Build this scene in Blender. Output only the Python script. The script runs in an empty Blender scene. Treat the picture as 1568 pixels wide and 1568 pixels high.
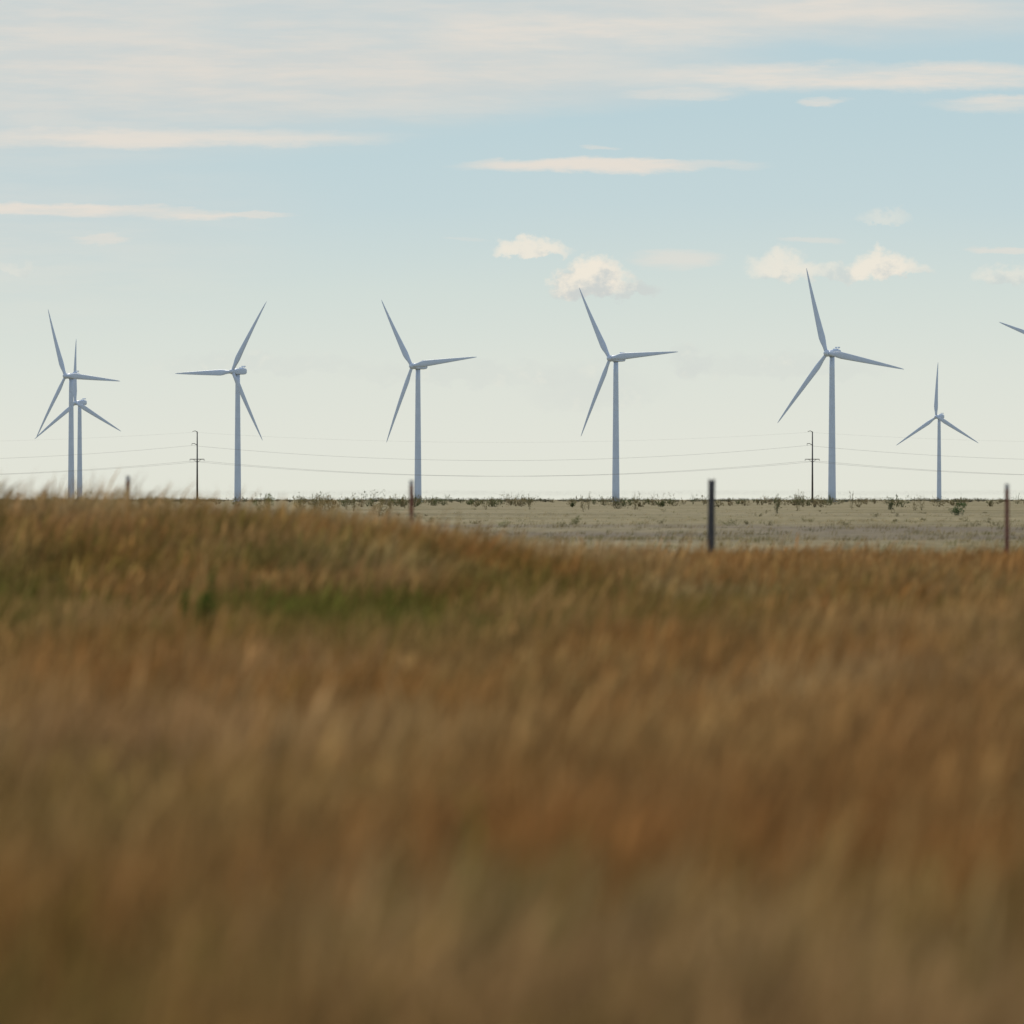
import bpy, math, numpy as np
from mathutils import Vector, Matrix
rng = np.random.default_rng(7)
scene = bpy.context.scene
try:
    scene.view_settings.view_transform = 'Standard'
    scene.view_settings.look = 'None'
    scene.view_settings.exposure = 0
except Exception: pass

CAM_Z = 1.15
K = 1.1338e-4      # radians per reference pixel of the 135 mm lens

# ------------------------------------------------------------ helpers
def lin(r, g, b):
    f = lambda c: (c/255/12.92) if c/255 <= 0.04045 else ((c/255+0.055)/1.055)**2.4
    return (f(r), f(g), f(b))

def link(ob, parent=None):
    scene.collection.objects.link(ob)
    if parent is not None: ob.parent = parent
    return ob

def np_mesh(name, verts, quads, mat, col=None, smooth=False):
    me = bpy.data.meshes.new(name)
    verts = np.asarray(verts, dtype=np.float32); quads = np.asarray(quads, dtype=np.int32)
    n = len(quads)
    me.vertices.add(len(verts)); me.vertices.foreach_set('co', verts.ravel())
    me.loops.add(n*4); me.loops.foreach_set('vertex_index', quads.ravel())
    me.polygons.add(n)
    me.polygons.foreach_set('loop_start', np.arange(0, n*4, 4, dtype=np.int32))
    me.polygons.foreach_set('loop_total', np.full(n, 4, dtype=np.int32))
    if smooth: me.polygons.foreach_set('use_smooth', np.ones(n, dtype=bool))
    if col is not None:
        a = me.color_attributes.new('Col', 'FLOAT_COLOR', 'POINT')
        c4 = np.ones((len(verts), 4), dtype=np.float32); c4[:, :3] = col
        a.data.foreach_set('color', c4.ravel())
    me.update(calc_edges=True)
    if mat: me.materials.append(mat)
    return bpy.data.objects.new(name, me)

def py_mesh(name, verts, faces, mat, smooth=True):
    me = bpy.data.meshes.new(name)
    me.from_pydata([tuple(v) for v in verts], [], faces)
    me.update()
    if smooth:
        for p in me.polygons: p.use_smooth = True
    me.materials.append(mat)
    return bpy.data.objects.new(name, me)

def loft(rings, close=True):
    n = len(rings[0]); vs = [p for r in rings for p in r]; fs = []
    for i in range(len(rings)-1):
        for j in range(n):
            k = (j+1) % n
            fs.append((i*n+j, i*n+k, (i+1)*n+k, (i+1)*n+j))
    if close:
        fs.append(tuple(reversed(range(n))))
        fs.append(tuple(range((len(rings)-1)*n, len(rings)*n)))
    return vs, fs

def merge(parts):
    V, F = [], []
    for v, f in parts:
        o = len(V); V += list(v); F += [tuple(i+o for i in q) for q in f]
    return V, F

def tube(p0, p1, r0, r1, n=10):
    p0 = Vector(p0); p1 = Vector(p1); d = (p1-p0).normalized()
    a = d.orthogonal().normalized(); b = d.cross(a)
    R = []
    for p, r in ((p0, r0), (p1, r1)):
        R.append([p + (a*math.cos(2*math.pi*i/n)+b*math.sin(2*math.pi*i/n))*r for i in range(n)])
    return loft(R)

def wnoise(x, y, scale, seed, octs=7):
    r = np.random.default_rng(seed); out = np.zeros_like(x, dtype=float)
    for i in range(octs):
        a = r.uniform(0, 2*math.pi); f = (2*math.pi/scale)*r.uniform(0.6, 1.7)
        out += np.sin((x*math.cos(a)+y*math.sin(a))*f + r.uniform(0, 6.28) + 1.3*np.sin((x*math.sin(a)-y*math.cos(a))*f*0.6+i))
    return out/math.sqrt(octs)*0.9

def sstep(a, b, x):
    t = np.clip((x-a)/(b-a), 0, 1); return t*t*(3-2*t)

def terrain(x, y):
    x = np.asarray(x, dtype=float); y = np.asarray(y, dtype=float)
    xs_ = x+0.35*np.sin(y*0.23)
    prof = np.interp(xs_, [-9, -5.4, -4, -2.8, -1.9, -1.2, -0.5, 0.3, 1.4, 2.8, 5, 9], [.80, .74, .68, .665, .65, .58, .44, .31, .20, .12, .05, 0])
    m = prof*np.exp(-((y-60)/13.0)**2)
    m = m + 0.05*wnoise(x, y, 16, 3)*sstep(8, 25, y)*sstep(110, 80, y)
    m = m + 0.05*wnoise(x, y, 60, 5)*sstep(100, 140, y)*sstep(900, 300, y)
    return m

# ------------------------------------------------------------ materials
def new_mat(name):
    m = bpy.data.materials.new(name); m.use_nodes = True
    nt = m.node_tree; b = nt.nodes['Principled BSDF']; return m, nt, b

def paint_mat(name, c1, c2, scale, rough=0.5, bump=0.0, stretch=(1,1,1), metallic=0.0):
    m, nt, b = new_mat(name)
    tc = nt.nodes.new('ShaderNodeTexCoord'); mp = nt.nodes.new('ShaderNodeMapping')
    mp.inputs['Scale'].default_value = stretch
    nz = nt.nodes.new('ShaderNodeTexNoise'); nz.inputs['Scale'].default_value = scale; nz.inputs['Detail'].default_value = 6
    rp = nt.nodes.new('ShaderNodeValToRGB')
    rp.color_ramp.elements[0].position = 0.35; rp.color_ramp.elements[1].position = 0.68
    rp.color_ramp.elements[0].color = (*c1, 1); rp.color_ramp.elements[1].color = (*c2, 1)
    nt.links.new(tc.outputs['Object'], mp.inputs['Vector']); nt.links.new(mp.outputs[0], nz.inputs['Vector'])
    nt.links.new(nz.outputs['Fac'], rp.inputs['Fac']); nt.links.new(rp.outputs[0], b.inputs['Base Color'])
    b.inputs['Roughness'].default_value = rough; b.inputs['Metallic'].default_value = metallic
    if bump:
        bp = nt.nodes.new('ShaderNodeBump'); bp.inputs['Strength'].default_value = bump
        nt.links.new(nz.outputs['Fac'], bp.inputs['Height']); nt.links.new(bp.outputs[0], b.inputs['Normal'])
    return m

def leaf_mat(name, transl=0.4):
    m, nt, b = new_mat(name)
    nt.nodes.remove(b)
    at = nt.nodes.new('ShaderNodeAttribute'); at.attribute_name = 'Col'
    df = nt.nodes.new('ShaderNodeBsdfDiffuse'); df.inputs['Roughness'].default_value = 0.0
    tr = nt.nodes.new('ShaderNodeBsdfTranslucent')
    nz = nt.nodes.new('ShaderNodeTexNoise'); nz.inputs['Scale'].default_value = 9; nz.inputs['Detail'].default_value = 0
    geo = nt.nodes.new('ShaderNodeNewGeometry'); nt.links.new(geo.outputs['Position'], nz.inputs['Vector'])
    mr = nt.nodes.new('ShaderNodeMapRange'); mr.inputs[3].default_value = 0.75; mr.inputs[4].default_value = 1.25
    nt.links.new(nz.outputs['Fac'], mr.inputs[0])
    vm = nt.nodes.new('ShaderNodeVectorMath'); vm.operation = 'SCALE'
    nt.links.new(at.outputs['Color'], vm.inputs[0]); nt.links.new(mr.outputs[0], vm.inputs[3])
    nt.links.new(vm.outputs[0], df.inputs['Color']); nt.links.new(vm.outputs[0], tr.inputs['Color'])
    ms = nt.nodes.new('ShaderNodeMixShader'); ms.inputs[0].default_value = transl
    out = nt.nodes['Material Output']
    nt.links.new(df.outputs[0], ms.inputs[1]); nt.links.new(tr.outputs[0], ms.inputs[2]); nt.links.new(ms.outputs[0], out.inputs['Surface'])
    return m

M_turb = paint_mat('turbine_paint_hazed', (0.57, 0.67, 0.82), (0.63, 0.73, 0.88), 0.25, 0.45)  # pale paint, with distance haze put into the colour as a blue tint
M_dark = paint_mat('turbine_trim', (0.12, 0.13, 0.15), (0.18, 0.19, 0.21), 2.0, 0.6)
M_pole = paint_mat('weathered_steel', (0.05, 0.045, 0.045), (0.09, 0.08, 0.08), 1.5, 0.6)
M_wire = paint_mat('aluminium_wire', (0.16, 0.16, 0.17), (0.22, 0.22, 0.23), 3, 0.5)
M_wood = paint_mat('weathered_wood', (0.045, 0.045, 0.05), (0.11, 0.105, 0.10), 14, 0.9, 0.6, (6, 6, 0.6))
M_rust = paint_mat('rusty_paint', (0.17, 0.055, 0.037), (0.30, 0.13, 0.085), 22, 0.75, 0.2)
M_cap = paint_mat('galvanised_paint', (0.45, 0.45, 0.43), (0.6, 0.6, 0.57), 20, 0.6)
M_grass = leaf_mat('dry_grass_blades', 0.42)
M_leaf = leaf_mat('shrub_leaves', 0.35)

# ------------------------------------------------------------ ground (one sheet)
def geo(a, b, n): return np.geomspace(a, b, n)
ys = np.concatenate([np.linspace(-40, 0, 12)[:-1], np.linspace(0, 130, 131), geo(131, 45000, 70)])
xp = np.concatenate([np.linspace(0, 24, 49), geo(25, 22000, 45)])
xs = np.concatenate([-xp[::-1][:-1], xp])
GX, GY = np.meshgrid(xs, ys)
GZ = terrain(GX, GY)
nx, ny = len(xs), len(ys)
idx = np.arange(nx*ny).reshape(ny, nx)
q = np.stack([idx[:-1, :-1], idx[:-1, 1:], idx[1:, 1:], idx[1:, :-1]], -1).reshape(-1, 4)
mg, nt, b = new_mat('prairie_ground')
N = nt.nodes; L = nt.links
g = N.new('ShaderNodeNewGeometry')
sp = N.new('ShaderNodeSeparateXYZ'); L.new(g.outputs['Position'], sp.inputs[0])
def tex(scale, sx=1, sy=1, detail=6):
    mp = N.new('ShaderNodeMapping'); mp.inputs['Scale'].default_value = (sx, sy, 1)
    n_ = N.new('ShaderNodeTexNoise'); n_.inputs['Scale'].default_value = scale; n_.inputs['Detail'].default_value = detail
    L.new(g.outputs['Position'], mp.inputs[0]); L.new(mp.outputs[0], n_.inputs['Vector']); return n_.outputs['Fac']
def ramp(sock, pts):
    r = N.new('ShaderNodeValToRGB'); e = r.color_ramp.elements
    while len(e) < len(pts): e.new(0.5)
    for i, (p, c) in enumerate(pts): e[i].position = p; e[i].color = (*c, 1)
    L.new(sock, r.inputs[0]); return r.outputs[0]
def mixc(f, a, b_, mode='MIX'):
    m_ = N.new('ShaderNodeMix'); m_.data_type = 'RGBA'; m_.blend_type = mode
    if hasattr(f, 'node'): L.new(f, m_.inputs[0])
    else: m_.inputs[0].default_value = f
    for s, v in ((6, a), (7, b_)):
        if hasattr(v, 'node'): L.new(v, m_.inputs[s])
        else: m_.inputs[s].default_value = (*v, 1)
    return m_.outputs[2]
def maprange(s, a, b_, c=0.0, d=1.0):
    m_ = N.new('ShaderNodeMapRange'); m_.interpolation_type = 'SMOOTHSTEP'
    L.new(s, m_.inputs[0]); 
    for i, v in enumerate((a, b_, c, d)): m_.inputs[i+1].default_value = v
    return m_.outputs[0]
def mul(a, b_):
    m_ = N.new('ShaderNodeMath'); m_.operation = 'MULTIPLY'
    for i, v in enumerate((a, b_)):
        if hasattr(v, 'node'): L.new(v, m_.inputs[i])
        else: m_.inputs[i].default_value = v
    return m_.outputs[0]
far = ramp(tex(0.035, 1, 0.35), [(0.3, (0.22, 0.185, 0.095)), (0.5, (0.29, 0.248, 0.14)), (0.7, (0.33, 0.28, 0.165))])
fine = ramp(tex(0.9, 1, 0.15), [(0.3, (0.66, 0.66, 0.64)), (0.7, (1.12, 1.1, 1.06))])
farc = mixc(1.0, far, fine, 'MULTIPLY')
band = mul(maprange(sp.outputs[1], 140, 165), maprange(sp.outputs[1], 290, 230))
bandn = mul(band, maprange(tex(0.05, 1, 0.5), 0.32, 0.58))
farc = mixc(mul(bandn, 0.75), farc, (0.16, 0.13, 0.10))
near = ramp(tex(1.2), [(0.3, (0.05, 0.035, 0.015)), (0.7, (0.13, 0.085, 0.035))])
allc = mixc(maprange(sp.outputs[1], 85, 120), near, farc)
L.new(allc, b.inputs['Base Color']); b.inputs['Roughness'].default_value = 0.95
b.inputs['Specular IOR Level'].default_value = 0.05
bp = N.new('ShaderNodeBump'); bp.inputs['Strength'].default_value = 0.5; bp.inputs['Distance'].default_value = 0.1
L.new(tex(2.5), bp.inputs['Height']); L.new(bp.outputs[0], b.inputs['Normal'])
ground = link(np_mesh('ground', np.stack([GX, GY, GZ], -1).reshape(-1, 3), q, mg, smooth=True))

# ------------------------------------------------------------ grass
def sample_band(d0, d1, dens, hw_k=0.122, hw_c=1.3):
    area = hw_k*(d1*d1-d0*d0) + 2*hw_c*(d1-d0)
    n = int(area*dens)
    y = np.sqrt(rng.uniform(d0*d0, d1*d1, n)); x = rng.uniform(-1, 1, n)*(hw_k*y+hw_c)
    return x, y

def blades(x, y, h, w, lean, levels, prof, col_bot, col_top):
    n = len(x); z0 = terrain(x, y) - 0.02
    a = rng.uniform(0, 2*math.pi, n)
    la = rng.normal(0.0, 0.95, n)                    # lean direction around +x (wind)
    lx = np.cos(la)*lean; ly = np.sin(la)*lean
    V = np.zeros((n, len(levels)*2, 3), np.float32); C = np.zeros_like(V)
    for i, t in enumerate(levels):
        cx = x + lx*h*t**1.8; cy = y + ly*h*t**1.8; cz = z0 + h*t*(1-0.25*lean*t)
        ww = w*prof[:, i]*0.5
        V[:, 2*i, 0] = cx-np.cos(a)*ww; V[:, 2*i, 1] = cy-np.sin(a)*ww; V[:, 2*i, 2] = cz
        V[:, 2*i+1, 0] = cx+np.cos(a)*ww; V[:, 2*i+1, 1] = cy+np.sin(a)*ww; V[:, 2*i+1, 2] = cz
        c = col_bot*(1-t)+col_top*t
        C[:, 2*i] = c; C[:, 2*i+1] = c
    base = (np.arange(n)*len(levels)*2)[:, None]
    Q = []
    for i in range(len(levels)-1):
        Q.append(base + np.array([2*i, 2*i+1, 2*i+3, 2*i+2])[None])
    return V.reshape(-1, 3), np.concatenate(Q), C.reshape(-1, 3)

def grass_colours(x, y):
    n = len(x)
    dry = np.array([0.345, 0.215, 0.083]); red = np.array([0.325, 0.158, 0.052]); tan = np.array([0.46, 0.35, 0.19]); grn = np.array([0.115, 0.118, 0.024])
    p1 = sstep(-0.9, 1.0, wnoise(x, y*0.5, 2.6, 11)); p2 = sstep(0.0, 1.3, wnoise(x, y*0.4, 3.5, 12)); p3 = sstep(-0.1, 1.2, wnoise(x, y*0.7, 4.0, 13))
    c = dry[None]*(1-p1[:, None]) + red[None]*p1[:, None]
    c = c*(1-0.35*p2[:, None]) + tan[None]*0.35*p2[:, None]
    g = 0.16*p3
    left = sstep(2.6, -0.2, x)
    g = g + 1.0*left*np.exp(-((y-42)/7.0)**2)*sstep(-1.0, 0.3, wnoise(x, y*0.4, 2.6, 21))
    g = g + 0.45*sstep(0, 2, x)*np.exp(-((y-47)/8.0)**2)*sstep(-0.5, 0.8, wnoise(x, y, 4.0, 22))
    g = g + 0.34*sstep(14.5, 11.5, y)*sstep(-0.5, 0.8, wnoise(x, y*0.5, 1.2, 24))
    g = g + 0.55*left*np.exp(-((y-55)/7.0)**2)*sstep(-0.4, 0.9, wnoise(x, y, 2.4, 23))
    g = np.clip(g, 0, 0.95)
    pick = (rng.random(n) < g)
    gg = 0.7*g + 0.3*pick
    c = c*(1-gg[:, None]) + grn[None]*gg[:, None]
    topm = left*sstep(57, 66, y)*(0.5+0.5*sstep(-0.6, 0.6, wnoise(x, y, 2.0, 26)))
    c = c*(1-0.75*topm[:, None]) + (tan*1.05)[None]*0.75*topm[:, None]
    c *= (1+0.22*rng.normal(0, 1, n).clip(-1.8, 2))[:, None]
    c *= (1+0.13*wnoise(x, y*0.5, 1.3, 31))[:, None]
    c *= (1+0.24*wnoise(x, y*0.35, 0.32, 32))[:, None]
    return c, g

LV = [0, 0.5, 0.8, 1.0]
Vs, Qs, Cs = [], [], []; off = 0
for (d0, d1, dens, wmul) in ((3.5, 15, 380, 1.25), (15, 42, 270, 1.5), (42, 84, 170, 2.0)):
    x, y = sample_band(d0, d1, dens)
    c, g = grass_colours(x, y); n = len(x)
    h = (0.40 + 0.07*wnoise(x, y, 4.0, 41) + 0.07*wnoise(x, y, 0.45, 42) + rng.normal(0, 0.06, n)).clip(0.15, 0.75)
    h = h*(1-0.15*g)
    tall = rng.random(n) < 0.04; h = np.where(tall, h*1.3, h)
    tm = sstep(-1.5, -5.0, x)*sstep(54, 61, y)*(rng.random(n) < 0.2)
    h = h*(1+0.45*tm)
    w = rng.uniform(0.004, 0.009, n)*wmul
    seed = rng.random(n) < 0.35
    prof = np.where(seed[:, None], np.array([0.6, 0.6, 1.7, 0.2])[None], np.array([1, 1, 0.6, 0.05])[None])
    lean = rng.uniform(0.1, 0.65, n)
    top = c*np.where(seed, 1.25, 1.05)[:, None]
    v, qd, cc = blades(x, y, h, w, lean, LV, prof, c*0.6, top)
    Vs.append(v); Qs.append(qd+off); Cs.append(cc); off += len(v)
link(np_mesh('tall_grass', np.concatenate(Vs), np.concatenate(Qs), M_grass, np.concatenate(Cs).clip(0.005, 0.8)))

nT = 13000
u = rng.random(nT); D = 1/((1-u)*(1/88.0)+u*(1/1400.0))
X = rng.uniform(-1, 1, nT)*(0.13*D+3)
keep = wnoise(X, D*0.3, 12, 51)+rng.normal(0, 0.7, nT) > -0.1
X, D = X[keep], D[keep]; nb = 8
xx = np.repeat(X, nb)+rng.normal(0, 0.12, len(X)*nb); yy = np.repeat(D, nb)+rng.normal(0, 0.12, len(X)*nb)
n = len(xx)
hh = np.repeat(rng.uniform(0.06, 0.24, len(X)), nb)*rng.uniform(0.6, 1.1, n)
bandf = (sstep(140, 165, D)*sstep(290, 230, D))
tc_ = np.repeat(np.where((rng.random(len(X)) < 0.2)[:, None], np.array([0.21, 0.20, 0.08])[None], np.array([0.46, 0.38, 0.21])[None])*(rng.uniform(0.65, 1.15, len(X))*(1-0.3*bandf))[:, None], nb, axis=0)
pr = np.tile(np.array([1, 0.8, 0.1]), (n, 1))
v, qd, cc = blades(xx, yy, hh, rng.uniform(0.010, 0.025, n), rng.uniform(0.2, 0.9, n), [0, 0.6, 1.0], pr, tc_*0.85, tc_)
link(np_mesh('pasture_grass', v, qd, M_grass, cc))

# ------------------------------------------------------------ shrubs and weeds
def leafmass(cx, cy, w, h, nleaf, leaf, col, seed=0, spiky=0.0):
    r = np.random.default_rng(seed)
    nb_ = max(4, int(5+w*2))
    bx = r.normal(0, 0.28, nb_)*w; by = r.normal(0, 0.28, nb_)*w; bh = h*r.uniform(0.5, 1.0, nb_); br = w*r.uniform(0.12, 0.26, nb_)
    k = r.integers(0, nb_, nleaf); t = r.random(nleaf)**0.7
    dirn = r.normal(0, 1, (nleaf, 3)); dirn /= np.linalg.norm(dirn, axis=1)[:, None]
    rad = r.random(nleaf)**0.4
    px = cx+bx[k]*(0.4+0.6*t)+dirn[:, 0]*br[k]*rad*(1-spiky*t); py_ = cy+by[k]*(0.4+0.6*t)+dirn[:, 1]*br[k]*rad*(1-spiky*t)
    pz = terrain(np.full(nleaf, cx), np.full(nleaf, cy)) + bh[k]*t + dirn[:, 2]*br[k]*0.25*rad
    P = np.stack([px, py_, pz], 1)
    a = r.normal(0, 1, (nleaf, 3)); a /= np.linalg.norm(a, axis=1)[:, None]; a[:, 2] += 0.5*(1+spiky)
    b_ = np.cross(a, r.normal(0, 1, (nleaf, 3))); b_ /= np.linalg.norm(b_, axis=1)[:, None]
    s = leaf*r.uniform(0.5, 1.2, nleaf)[:, None]
    V = np.stack([P-a*s, P+b_*s*0.4, P+a*s, P-b_*s*0.4], 1).reshape(-1, 3)
    Q = np.arange(nleaf*4).reshape(-1, 4)
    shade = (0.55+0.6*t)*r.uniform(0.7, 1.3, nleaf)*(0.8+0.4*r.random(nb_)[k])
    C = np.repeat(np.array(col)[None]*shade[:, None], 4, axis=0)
    sv, sq, sc = [], [], []
    for i in range(nb_):
        p0 = np.array([cx, cy, float(terrain(cx, cy))-0.03]); p1 = np.array([cx+bx[i], cy+by[i], p0[2]+bh[i]])
        e = np.array([leaf*0.10+0.002, 0, 0]); o = len(V)+len(sv)*1
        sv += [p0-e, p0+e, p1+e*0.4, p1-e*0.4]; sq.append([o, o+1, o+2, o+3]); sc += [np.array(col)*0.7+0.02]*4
    return np.concatenate([V, np.array(sv)]), np.concatenate([Q, np.array(sq)]), np.concatenate([C, np.array(sc)])

def mass_object(name, lst):
    Vs, Qs, Cs = [], [], []; off = 0
    for v, q_, c in lst:
        Vs.append(v); Qs.append(q_+off); Cs.append(c); off += len(v)
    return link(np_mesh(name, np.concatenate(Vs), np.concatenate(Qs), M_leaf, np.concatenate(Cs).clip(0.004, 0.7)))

def at(px, D): return (px-784)*K*D
lst = []
r2 = np.random.default_rng(99)
cols = [(0.13, 0.135, 0.06), (0.21, 0.175, 0.09), (0.26, 0.21, 0.12), (0.11, 0.125, 0.055)]
for i in range(620):
    D_ = 1/(r2.uniform(1/2400.0, 1/850.0)); xp_ = r2.uniform(-200, 1770)
    den = 0.5+0.4*math.sin(xp_/90.0+1)+0.3*math.sin(xp_/37.0)
    if r2.random() > 0.2+den*0.7: continue
    h_ = r2.uniform(0.8, 1.6)+(r2.random()**3)*1.3
    if 380 < xp_ < 700: h_ *= 1.25
    lst.append(leafmass(at(xp_, D_), D_, h_*r2.uniform(0.8, 2.4), h_, 100, 0.15, cols[r2.integers(0, 4)], seed=i, spiky=r2.uniform(0.1, .8)))
for i in range(60):
    D_ = 1/(r2.uniform(1/800.0, 1/240.0)); xp_ = r2.uniform(-200, 1770)
    h_ = r2.uniform(0.15, 0.35)
    lst.append(leafmass(at(xp_, D_), D_, h_*2.6, h_, 80, 0.035, (0.20, 0.18, 0.09), seed=3000+i, spiky=.3))
for i in range(34):                      # tall dry weeds that stand above the horizon
    D_ = r2.uniform(480, 760); xp_ = r2.uniform(-150, 1720)
    h_ = r2.uniform(1.5, 2.3)
    lst.append(leafmass(at(xp_, D_), D_, h_*0.45, h_, 160, 0.06, (0.20, 0.17, 0.085), seed=4000+i, spiky=.6))
mass_object('distant_scrub', lst)
lst = []
for i in range(500):
    D_ = r2.uniform(2600, 5200); xp_ = r2.uniform(-200, 1770)
    h_ = r2.uniform(0.8, 2.6)
    lst.append(leafmass(at(xp_, D_), D_, h_*r2.uniform(2, 6), h_, 30, 0.5, (0.15, 0.14, 0.09), seed=5000+i))
mass_object('distant_scrub_row', lst)
for (px, D_, w_, h_, nl, lf, col, sp_) in (
    (1468, 420, 1.3, 0.95, 620, 0.06, (0.05, 0.10, 0.035), .1),
    (412, 330, 1.6, 1.65, 1100, 0.045, (0.10, 0.13, 0.04), .4),
    (1365, 620, 1.5, 1.5, 420, 0.07, (0.08, 0.10, 0.05), .3),
    (948, 700, 2.4, 1.6, 420, 0.08, (0.09, 0.09, 0.05), .3),
    (880, 260, 0.8, 0.42, 260, 0.03, (0.19, 0.20, 0.09), .3),
    (772, 230, 0.7, 0.30, 260, 0.025, (0.19, 0.20, 0.08), .3),
    (1115, 250, 1.1, 0.34, 260, 0.03, (0.20, 0.20, 0.09), .3),
    (505, 300, 1.4, 1.6, 800, 0.045, (0.21, 0.15, 0.06), .5),
    (470, 340, 1.5, 1.5, 700, 0.045, (0.17, 0.13, 0.05), .4),
    (580, 380, 1.8, 1.45, 700, 0.045, (0.17, 0.14, 0.06), .4),
    (1190, 450, 0.7, 1.65, 300, 0.05, (0.17, 0.17, 0.09), .6),
):
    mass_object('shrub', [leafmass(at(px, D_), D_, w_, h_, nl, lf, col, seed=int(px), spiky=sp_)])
for (px, D_, w_, h_, nl, lf, col) in ((298, 37, 0.26, 0.80, 420, 0.033, (0.075, 0.13, 0.022)), (350, 40, 0.45, 0.50, 260, 0.03, (0.09, 0.12, 0.025)), (730, 12.6, 0.06, 0.60, 60, 0.02, (0.15, 0.16, 0.03)), (610, 11.5, 0.2, 0.44, 120, 0.025, (0.14, 0.16, 0.03))):
    mass_object('green_weed', [leafmass(at(px, D_), D_, w_, h_, nl, lf, col, seed=int(px)+7, spiky=.5)])

# ------------------------------------------------------------ wind turbines
def airfoil(chord, thick, n=14):
    pts = []
    for i in range(n):
        a = 2*math.pi*i/n; cx = math.cos(a); sy = math.sin(a)
        pts.append((cx*0.5*chord, sy*0.5*thick*(0.75+0.25*cx)))
    return pts

def blade_part(Lb=45.0):
    rings = []
    rr = [0.025, 0.05, 0.09, 0.14, 0.19, 0.25, 0.33, 0.42, 0.52, 0.62, 0.72, 0.82, 0.90, 0.96, 0.99, 1.0]
    for r in rr:
        if r < 0.19:
            t = max(0, (r-0.05)/0.14); t = t*t*(3-2*t); chord = 1.9+(3.5-1.9)*t; th = 1.9+(0.95-1.9)*t
        else:
            t = (r-0.19)/0.81; chord = 3.5*(1-t)**0.85*0.90+0.35; th = chord*(0.27-0.12*t)
        if r >= 0.99: chord *= 0.7 if r < 1 else 0.25
        tw = math.radians(14)*(1-r)**2
        bend = 1.9*r*r
        sweep = -0.12*chord
        ring = []
        for (cx, cy) in airfoil(chord, th):
            X_ = (cx+sweep)*math.cos(tw)-cy*math.sin(tw); Y_ = (cx+sweep)*math.sin(tw)+cy*math.cos(tw)
            ring.append(Vector((X_, Y_+bend, r*Lb)))
        rings.append(ring)
    return loft(rings)

def rrect(w, h, y, n=6, rad=0.5, zc=0, taper=1):
    pts = []
    for (sx, sz, a0) in ((1, 1, 0), (-1, 1, 90), (-1, -1, 180), (1, -1, 270)):
        for i in range(n):
            a = math.radians(a0+90*i/(n-1))
            pts.append(Vector((sx*(w/2-rad)+rad*math.cos(a), y, zc+sz*(h/2-rad)+rad*math.sin(a))))
    return pts

blade_me = None
def turbine(tower_px, D, hub_z, c, theta):
    psi = math.acos(c)
    X = at(tower_px, D)
    e = bpy.data.objects.new('wind_turbine', None); link(e)
    e.location = (X, D, 0); e.rotation_euler = (0, 0, -psi)
    H = hub_z
    rings = []
    for t in np.linspace(0, 1, 13):
        r = 1.95+(1.25-1.95)*t
        rings.append([Vector((r*math.cos(2*math.pi*i/28), r*math.sin(2*math.pi*i/28), -1.0+t*(H-1.6+1.0))) for i in range(28)])
    parts = [loft(rings)]
    for t in (0.33, 0.66):
        r = 1.95+(1.25-1.95)*t+0.04; z = -1+t*(H-0.6)
        parts.append(tube((0, 0, z-0.12), (0, 0, z+0.12), r, r, 28))
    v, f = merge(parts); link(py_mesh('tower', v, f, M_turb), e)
    v, f = tube((0, 0, -0.5), (0, 0, 0.35), 3.2, 3.0, 28); link(py_mesh('foundation', v, f, M_cap, False), e)
    door, fd = loft([[Vector((x_, -1.98+dy, z_)) for x_, z_ in ((-.45, .6), (.45, .6), (.45, 2.7), (-.45, 2.7))] for dy in (0, 0.15)])
    link(py_mesh('door', door, fd, M_dark, False), e)
    secs = [(-3.0, 1.9, 2.0, 0), (-2.6, 2.7, 2.8, 0), (-1.2, 3.2, 3.3, 0.05), (3.5, 3.3, 3.5, 0.15), (5.6, 3.0, 3.2, 0.25), (6.3, 2.5, 2.5, 0.3)]
    v, f = loft([rrect(w, h, y, zc=z, rad=0.55, n=5) for (y, w, h, z) in secs])
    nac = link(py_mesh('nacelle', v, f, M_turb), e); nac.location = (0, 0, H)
    parts = []
    for sx in (-0.8, 0.8):
        parts.append(tube((sx, 4.9, 1.7), (sx, 4.9, 3.0), 0.13, 0.10, 8))
        bv, bf = loft([rrect(0.6, 0.55, y, zc=3.05, rad=0.1, n=3) for y in (4.3, 5.5)])
        parts.append(([p+Vector((sx, 0, 0)) for p in bv], bf))
    parts.append(loft([rrect(2.2, 0.7, y, zc=2.05, rad=0.15, n=3) for y in (2.4, 3.9)]))
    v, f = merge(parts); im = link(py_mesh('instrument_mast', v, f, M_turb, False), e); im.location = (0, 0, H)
    v, f = tube((0, 0, H-1.75), (0, 0, H-1.4), 1.35, 1.35, 24); link(py_mesh('yaw_bearing', v, f, M_dark), e)
    rot = bpy.data.objects.new('rotor', None); link(rot, e)
    rot.location = (0, -4.6, H)
    rot.rotation_euler = (math.radians(-3), 0, 0)
    hubr = [(-1.9, 0.12), (-1.8, 0.5), (-1.5, 0.95), (-1.0, 1.35), (-0.3, 1.6), (0.6, 1.65), (1.5, 1.5), (1.7, 1.2)]
    v, f = loft([[Vector((r*math.cos(2*math.pi*i/24), y, r*math.sin(2*math.pi*i/24))) for i in range(24)] for (y, r) in hubr])
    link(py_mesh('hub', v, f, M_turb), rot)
    global blade_me
    for i in range(3):
        if blade_me is None:
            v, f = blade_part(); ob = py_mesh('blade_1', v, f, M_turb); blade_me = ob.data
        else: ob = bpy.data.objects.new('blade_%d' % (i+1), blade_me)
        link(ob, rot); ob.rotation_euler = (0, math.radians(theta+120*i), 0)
    return e

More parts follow.
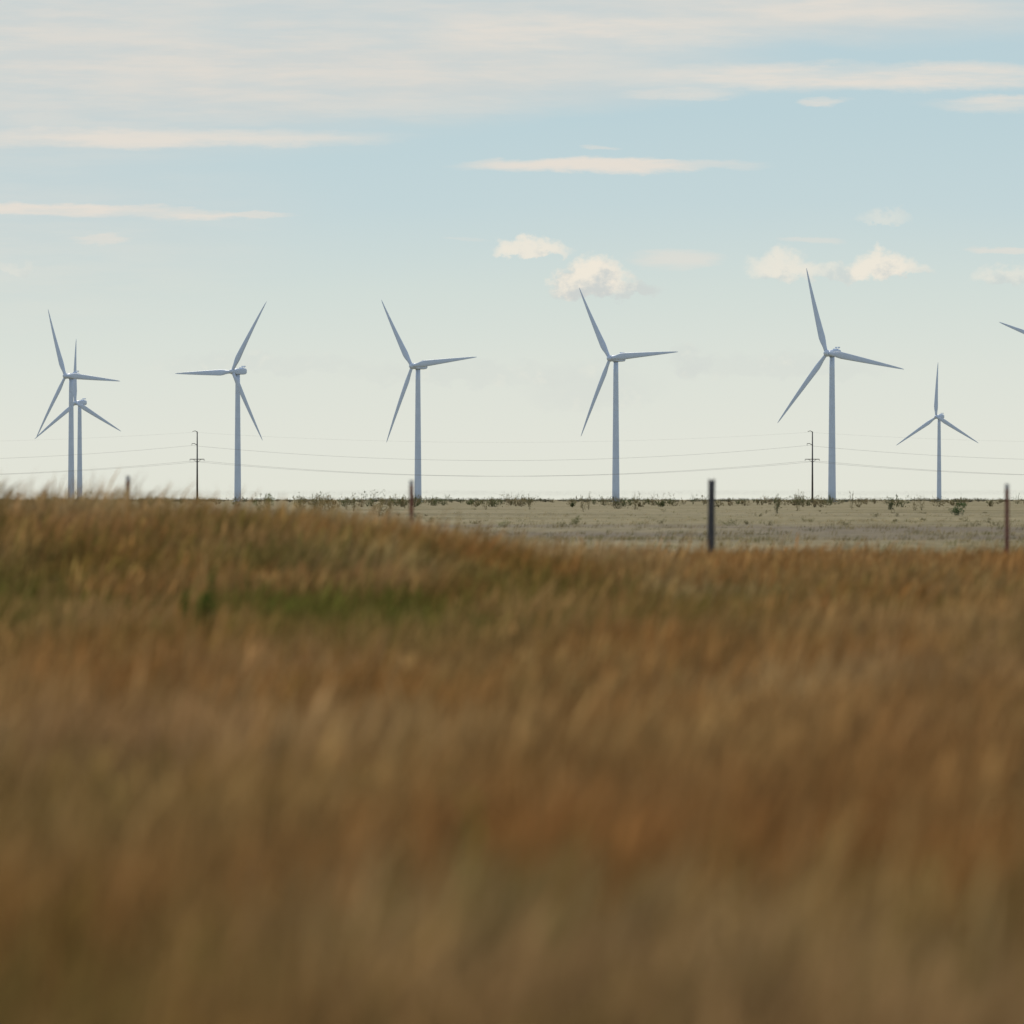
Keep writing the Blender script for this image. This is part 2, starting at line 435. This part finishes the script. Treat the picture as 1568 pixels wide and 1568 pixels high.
for a in ((109, 3436, 74.8, .746, -25.4), (122, 4009, 68.4, .817, -3.5), (364, 3235, 73.0, .778, 29.6), (640, 3101, 72.9, .749, -35.5),
          (943, 2984, 74.2, .737, -33.5), (1274, 2835, 73.1, .801, -19.2), (1438, 4725, 69.0, .827, -1.0),
          (1640, 2940, 78.8, .78, -72.0), (-92, 3235, 72.0, .80, 88.0)):
    turbine(*a)

# ------------------------------------------------------------ transmission poles and lines
PD = 2060.0; PH = 25.5
pole_x = [at(302+942*i, PD) for i in range(-2, 4)]
attach = [(-1.9, PH-5.0), (-2.6, PH-10.6), (2.5, PH-10.6), (-1.3, PH-0.3)]
for xq in pole_x:
    e = bpy.data.objects.new('utility_pole', None); link(e); e.location = (xq, PD, 0)
    v, f = tube((0, 0, -1), (0, 0, PH), 0.38, 0.19, 14); link(py_mesh('pole', v, f, M_pole), e)
    parts = [tube((0, 0, PH-0.2), (-0.7, 0, PH+0.25), 0.13, 0.11, 8), tube((-0.7, 0, PH+0.25), (-1.7, 0, PH), 0.11, 0.08, 8),
             tube((0, 0, PH-4.9), (-1.0, 0, PH-4.3), 0.13, 0.11, 8), tube((-1.0, 0, PH-4.3), (-1.9, 0, PH-4.3), 0.11, 0.09, 8),
             tube((-2.6, 0, PH-9.9), (2.5, 0, PH-9.9), 0.13, 0.13, 8), tube((0, 0, PH-11.0), (-1.5, 0, PH-9.9), 0.07, 0.07, 8), tube((0, 0, PH-11.0), (1.5, 0, PH-9.9), 0.07, 0.07, 8)]
    v, f = merge(parts); link(py_mesh('crossarm', v, f, M_pole), e)
    parts = []
    for (ax, az) in attach[:3]:
        for k in range(5):
            parts.append(tube((ax, 0, az+0.1+0.12*k), (ax, 0, az+0.16+0.12*k), 0.14, 0.08, 10))
        parts.append(tube((ax, 0, az), (ax, 0, az+0.72), 0.03, 0.03, 6))
    v, f = merge(parts); link(py_mesh('insulator', v, f, M_pole), e)
pl = bpy.data.objects.new('power_line', None); link(pl)
for k, (ax, az) in enumerate(attach):
    rings = []
    for i in range(len(pole_x)-1):
        for j in range(24 if i < len(pole_x)-2 else 25):
            t = j/24; xx_ = pole_x[i]+(pole_x[i+1]-pole_x[i])*t+ax
            zz = az - (5.4 if k < 3 else 3.6)*4*t*(1-t)
            rw = 0.028 if k < 3 else 0.012
            rings.append([Vector((xx_, PD+rw*math.cos(a_), zz+rw*math.sin(a_))) for a_ in (0, 1.571, 3.142, 4.712)])
    v, f = loft(rings); link(py_mesh('wire_%d' % (k+1), v, f, M_wire), pl)

# ------------------------------------------------------------ fence
fence = bpy.data.objects.new('barbed_wire_fence', None); link(fence)
FD = 80.0
posts = [(196, 1.48, 't'), (630, 1.42, 't'), (1088, 1.42, 'w'), (1542, 1.37, 't')]
allp = [(at(p, FD), h, k) for p, h, k in posts]
for i in range(1, 4):
    allp.append((allp[0][0]-4.1*i, 1.42, 't')); allp.append((at(1542, FD)+4.1*i, 1.40, 'w' if i == 3 else 't'))
for n_, (x_, top, kind) in enumerate(sorted(allp)):
    z0 = float(terrain(x_, FD))
    if kind == 'w':
        rings = []; rr = np.random.default_rng(n_)
        for z in np.linspace(z0-0.3, top, 9):
            r = 0.052-0.006*(z-z0)/1.4+rr.normal(0, 0.0015)
            rings.append([Vector((x_+0.012*z+r*math.cos(2*math.pi*i/14)*(1+0.06*math.sin(3*i)), FD+r*math.sin(2*math.pi*i/14), z+(0.02*math.sin(i) if z > top-.05 else 0))) for i in range(14)])
        v, f = loft(rings); link(py_mesh('wood_post_%d' % n_, v, f, M_wood), fence)
    else:
        def box(x0, x1, y0, y1, z0_, z1_): return loft([[Vector((x0, y0, z)), Vector((x1, y0, z)), Vector((x1, y1, z)), Vector((x0, y1, z))] for z in (z0_, z1_)])
        parts = [box(x_-0.03, x_+0.03, FD, FD+0.006, z0-.3, top-.07), box(x_-0.004, x_+0.004, FD+0.0062, FD+0.042, z0-.3, top-.07)]
        for z in np.arange(z0+0.1, top-.1, 0.055): parts.append(box(x_-0.008, x_+0.008, FD-0.008, FD-0.0002, z, z+0.02))
        v, f = merge(parts); link(py_mesh('steel_post_%d' % n_, v, f, M_rust, False), fence)
        v, f = merge([box(x_-0.03, x_+0.03, FD, FD+0.006, top-.0698, top), box(x_-0.004, x_+0.004, FD+0.0062, FD+0.042, top-.0698, top)])
        link(py_mesh('post_tip_%d' % n_, v, f, M_cap, False), fence)
sx_ = sorted(allp)
for k in range(4):
    parts = []
    for i in range(len(sx_)-1):
        x0, x1 = sx_[i][0], sx_[i+1][0]
        z0 = 0.35+0.3*k; z1 = z0
        parts.append(tube((x0, FD-0.012, z0), ((x0+x1)/2, FD-0.012, z0-0.012), 0.0016, 0.0016, 5)); parts.append(tube(((x0+x1)/2, FD-0.012, z0-0.012), (x1, FD-0.012, z1), 0.0016, 0.0016, 5))
        for b_ in np.arange(x0+0.1, x1, 0.13): parts.append(tube((b_-.012, FD-.03, z0-.015), (b_+.012, FD+.005, z0+.015), 0.0012, 0.0008, 4))
    v, f = merge(parts); link(py_mesh('barbed_wire_%d' % (k+1), v, f, M_wire), fence)

# ------------------------------------------------------------ sky
SUN_EL, SUN_AZ = 38.0, -18.0   # azimuth from +Y, negative = left
STR = 0.12
w = bpy.data.worlds.new('World'); scene.world = w; w.use_nodes = True
nt = w.node_tree; N = nt.nodes; L = nt.links
bg = N['Background']; bg.inputs['Strength'].default_value = STR
bgc = N.new('ShaderNodeBackground'); bgc.inputs['Strength'].default_value = STR
sky = N.new('ShaderNodeTexSky'); sky.sky_type = 'NISHITA'; sky.sun_disc = False
sky.sun_elevation = math.radians(SUN_EL); sky.sun_rotation = math.radians(SUN_AZ)
tc = N.new('ShaderNodeTexCoord'); sep = N.new('ShaderNodeSeparateXYZ'); L.new(tc.outputs['Generated'], sep.inputs[0])
def M(op, a, b_=None, c=None, clamp=False):
    m_ = N.new('ShaderNodeMath'); m_.operation = op; m_.use_clamp = clamp
    for i, v in enumerate((a, b_, c)):
        if v is None: continue
        if hasattr(v, 'node'): L.new(v, m_.inputs[i])
        else: m_.inputs[i].default_value = v
    return m_.outputs[0]
az = M('ARCTAN2', sep.outputs[0], sep.outputs[1]); el = M('ARCSINE', sep.outputs[2])
U = M('MULTIPLY', az, 1/(K*100)); V_ = M('MULTIPLY', el, 1/(K*100))
def nz(su, sv, scale, detail=5, off=0.0, rough=0.5):
    cb = N.new('ShaderNodeCombineXYZ'); L.new(M('MULTIPLY', U, su), cb.inputs[0]); L.new(M('MULTIPLY', V_, sv), cb.inputs[1]); cb.inputs[2].default_value = off
    n_ = N.new('ShaderNodeTexNoise'); n_.inputs['Scale'].default_value = scale; n_.inputs['Detail'].default_value = detail; n_.inputs['Roughness'].default_value = rough
    L.new(cb.outputs[0], n_.inputs['Vector']); return M('SUBTRACT', n_.outputs['Fac'], 0.5)
wis = nz(0.8, 3.0, 1.0, 6, 1.0, 0.65); wis2 = nz(0.25, 1.6, 1.0, 6, 4.0, 0.6); strk = nz(0.45, 3.6, 1.0, 6, 12.0, 0.6)
puf = nz(1, 1.2, 2.8, 7, 2.0, 0.6); puf2 = nz(1, 1.3, 2.8, 7, 9.0, 0.6)
soft = nz(0.12, 0.35, 1.0, 2, 7.0); hiN = nz(0.05, 0.12, 1.0, 3, 3.0)
Uw = M('MULTIPLY_ADD', wis2, 1.8, U); Vw = M('MULTIPLY_ADD', wis, 0.34, V_)
Up = M('MULTIPLY_ADD', puf, 0.8, U); Vp = M('MULTIPLY_ADD', puf2, 0.6, V_)
def mapr(s, a, b_, c=0., d=1.):
    m_ = N.new('ShaderNodeMapRange'); m_.interpolation_type = 'SMOOTHSTEP'; L.new(s, m_.inputs[0])
    for i, v in enumerate((a, b_, c, d)): m_.inputs[i+1].default_value = v
    return m_.outputs[0]
def cloud(px, py, hw, hh, op, sf=0.9, tilt=0.0, kind='w'):
    cx = (px-784)/100; cy = (765-py)/100
    u_, v_ = (Uw, Vw) if kind == 'w' else (Up, Vp)
    du = M('MULTIPLY', M('SUBTRACT', u_, cx), 100/hw)
    dv0 = M('SUBTRACT', v_, cy)
    if tilt: dv0 = M('MULTIPLY_ADD', M('SUBTRACT', U, cx), tilt, dv0)
    dv = M('MULTIPLY', dv0, 100/hh)
    if kind == 'p':
        dv = M('MULTIPLY', dv, mapr(dv, -0.6, 0.1, 1.7, 1.0))
    r2_ = M('ADD', M('MULTIPLY', du, du), M('MULTIPLY', dv, dv))
    return M('MULTIPLY', mapr(M('SUBTRACT', 1.0, r2_), 0.0, sf), op)
def union(lst):
    T = lst[0]
    for m_ in lst[1:]:
        T = M('ADD', T, M('MULTIPLY', m_, M('SUBTRACT', 1.0, T)))
    return T
def rgb(c, s=1/STR):
    n_ = N.new('ShaderNodeRGB'); n_.outputs[0].default_value = (c[0]*s, c[1]*s, c[2]*s, 1); return n_.outputs[0]
def mix(f, a, b_):
    m_ = N.new('ShaderNodeMix'); m_.data_type = 'RGBA'; L.new(f, m_.inputs[0]); L.new(a, m_.inputs[6]); L.new(b_, m_.inputs[7]); return m_.outputs[2]
rp = N.new('ShaderNodeValToRGB'); e = rp.color_ramp.elements
stops = [(0.0, (226, 227, 214)), (0.10, (225, 227, 216)), (0.22, (220, 225, 216)), (0.36, (209, 220, 215)), (0.50, (195, 213, 216)), (0.65, (187, 209, 215)), (0.9, (184, 206, 214))]
while len(e) < len(stops): e.new(0.5)
for i, (p, c) in enumerate(stops): e[i].position = p; e[i].color = (*lin(*c), 1)
L.new(M('MULTIPLY_ADD', soft, 0.06, M('MULTIPLY', V_, 1/9.0)), rp.inputs[0])
vs = N.new('ShaderNodeVectorMath'); vs.operation = 'SCALE'; L.new(rp.outputs[0], vs.inputs[0]); vs.inputs[3].default_value = 1/STR
hi = mix(mapr(hiN, -0.22, 0.3, 0.30, 0.62), sky.outputs[0], rgb(lin(214, 216, 218)))  # pale cloud cover added overhead, out of view, to brighten the sky light
base = mix(mapr(V_, 9, 30), vs.outputs[0], hi)
haze = union([cloud(0, 110, 980, 165, .9, 1.2), cloud(640, 110, 640, 92, .85, 1.1, -0.02), cloud(1150, 15, 760, 70, .85, 1.2), cloud(250, 0, 900, 150, .7, 1.3), cloud(-50, 350, 640, 210, .5, 1.5)])
haze = M('MULTIPLY', haze, mapr(wis2, -0.35, 0.12, 0.65, 1.0))
col = mix(haze, base, mix(mapr(strk, -0.16, 0.16), rgb(lin(209, 212, 209)), rgb(lin(224, 218, 209))))
wisps = union([cloud(230, 213, 430, 19, .75, 1.0, .0), cloud(110, 323, 330, 12, .85, .9, .035), cloud(160, 367, 60, 8, .55), cloud(935, 254, 260, 14, .9, .9),
               cloud(1330, 120, 430, 28, .85, 1.0, 0), cloud(1530, 162, 150, 15, .7), cloud(1255, 158, 45, 7, .6), cloud(930, 225, 40, 5, .4), cloud(1030, 398, 95, 16, .5), cloud(1540, 384, 70, 8, .6),
               cloud(1260, 370, 60, 7, .35), cloud(900, 50, 380, 34, .6, 1.1), cloud(1300, 15, 260, 22, .55, 1.1), cloud(1040, 145, 110, 12, .5), cloud(730, 366, 40, 5, .3), cloud(380, 330, 90, 5, .5)])
wisps = M('MULTIPLY', wisps, mapr(strk, -0.18, 0.10, 0.45, 1.0))
col = mix(wisps, col, rgb(lin(233, 223, 211)))
puffs = union([cloud(815, 384, 66, 22, .85, .9, kind='p'), cloud(905, 434, 68, 46, .97, .65, kind='p'), cloud(960, 448, 60, 22, .7, .9, kind='p'), cloud(1200, 412, 60, 34, .75, 1., kind='p'), cloud(1345, 412, 64, 33, .9, .85, kind='p'),
               cloud(1270, 420, 60, 22, .5, .9, kind='p'), cloud(1395, 416, 40, 18, .5, .9, kind='p'), cloud(1350, 335, 48, 16, .4, 1.2, kind='p'), cloud(1545, 426, 70, 24, .5, 1., kind='p'), cloud(1055, 562, 34, 46, .35, 1., kind='p'),
               cloud(905, 600, 130, 60, .22, 1., kind='p'), cloud(700, 575, 220, 30, .22, 1., kind='p'), cloud(1200, 565, 200, 30, .22, 1., kind='p'), cloud(20, 415, 40, 16, .25, 1., kind='p'), cloud(400, 560, 200, 25, .2, 1., kind='p')])
shade = mapr(M('ADD', M('MULTIPLY', puf, 2.6), mapr(V_, 3.0, 3.75, -0.35, 0.45)), -0.35, 0.35)
col = mix(puffs, col, mix(shade, rgb(lin(205, 209, 206)), rgb(lin(240, 232, 217))))
L.new(base, bg.inputs['Color']); L.new(col, bgc.inputs['Color'])
inside = M('MULTIPLY', M('MULTIPLY', M('LESS_THAN', V_, 11.0), M('GREATER_THAN', V_, -0.5)), M('LESS_THAN', M('ABSOLUTE', U), 22.0))
msh = N.new('ShaderNodeMixShader'); L.new(inside, msh.inputs[0]); L.new(bg.outputs[0], msh.inputs[1]); L.new(bgc.outputs[0], msh.inputs[2])
L.new(msh.outputs[0], N['World Output'].inputs['Surface'])

sun = bpy.data.lights.new('sun', 'SUN'); sun.energy = 2.4; sun.angle = math.radians(1.5); sun.color = (1.0, 0.93, 0.82)
so = link(bpy.data.objects.new('sun', sun))
a, e_ = math.radians(SUN_AZ), math.radians(SUN_EL)
dirn = Vector((math.sin(a)*math.cos(e_), math.cos(a)*math.cos(e_), math.sin(e_)))
so.rotation_euler = (-dirn).to_track_quat('-Z', 'Y').to_euler(); so.location = dirn*50

# ------------------------------------------------------------ camera
cam = bpy.data.cameras.new('camera'); co = link(bpy.data.objects.new('camera', cam)); scene.camera = co
cam.sensor_width = 24; cam.sensor_height = 24; cam.lens = 135; cam.clip_start = 0.1; cam.clip_end = 80000
co.location = (0, 0, CAM_Z); co.rotation_euler = (math.radians(90)-19*K, 0, 0)
cam.dof.use_dof = True; cam.dof.focus_distance = 2900; cam.dof.aperture_fstop = 1.9
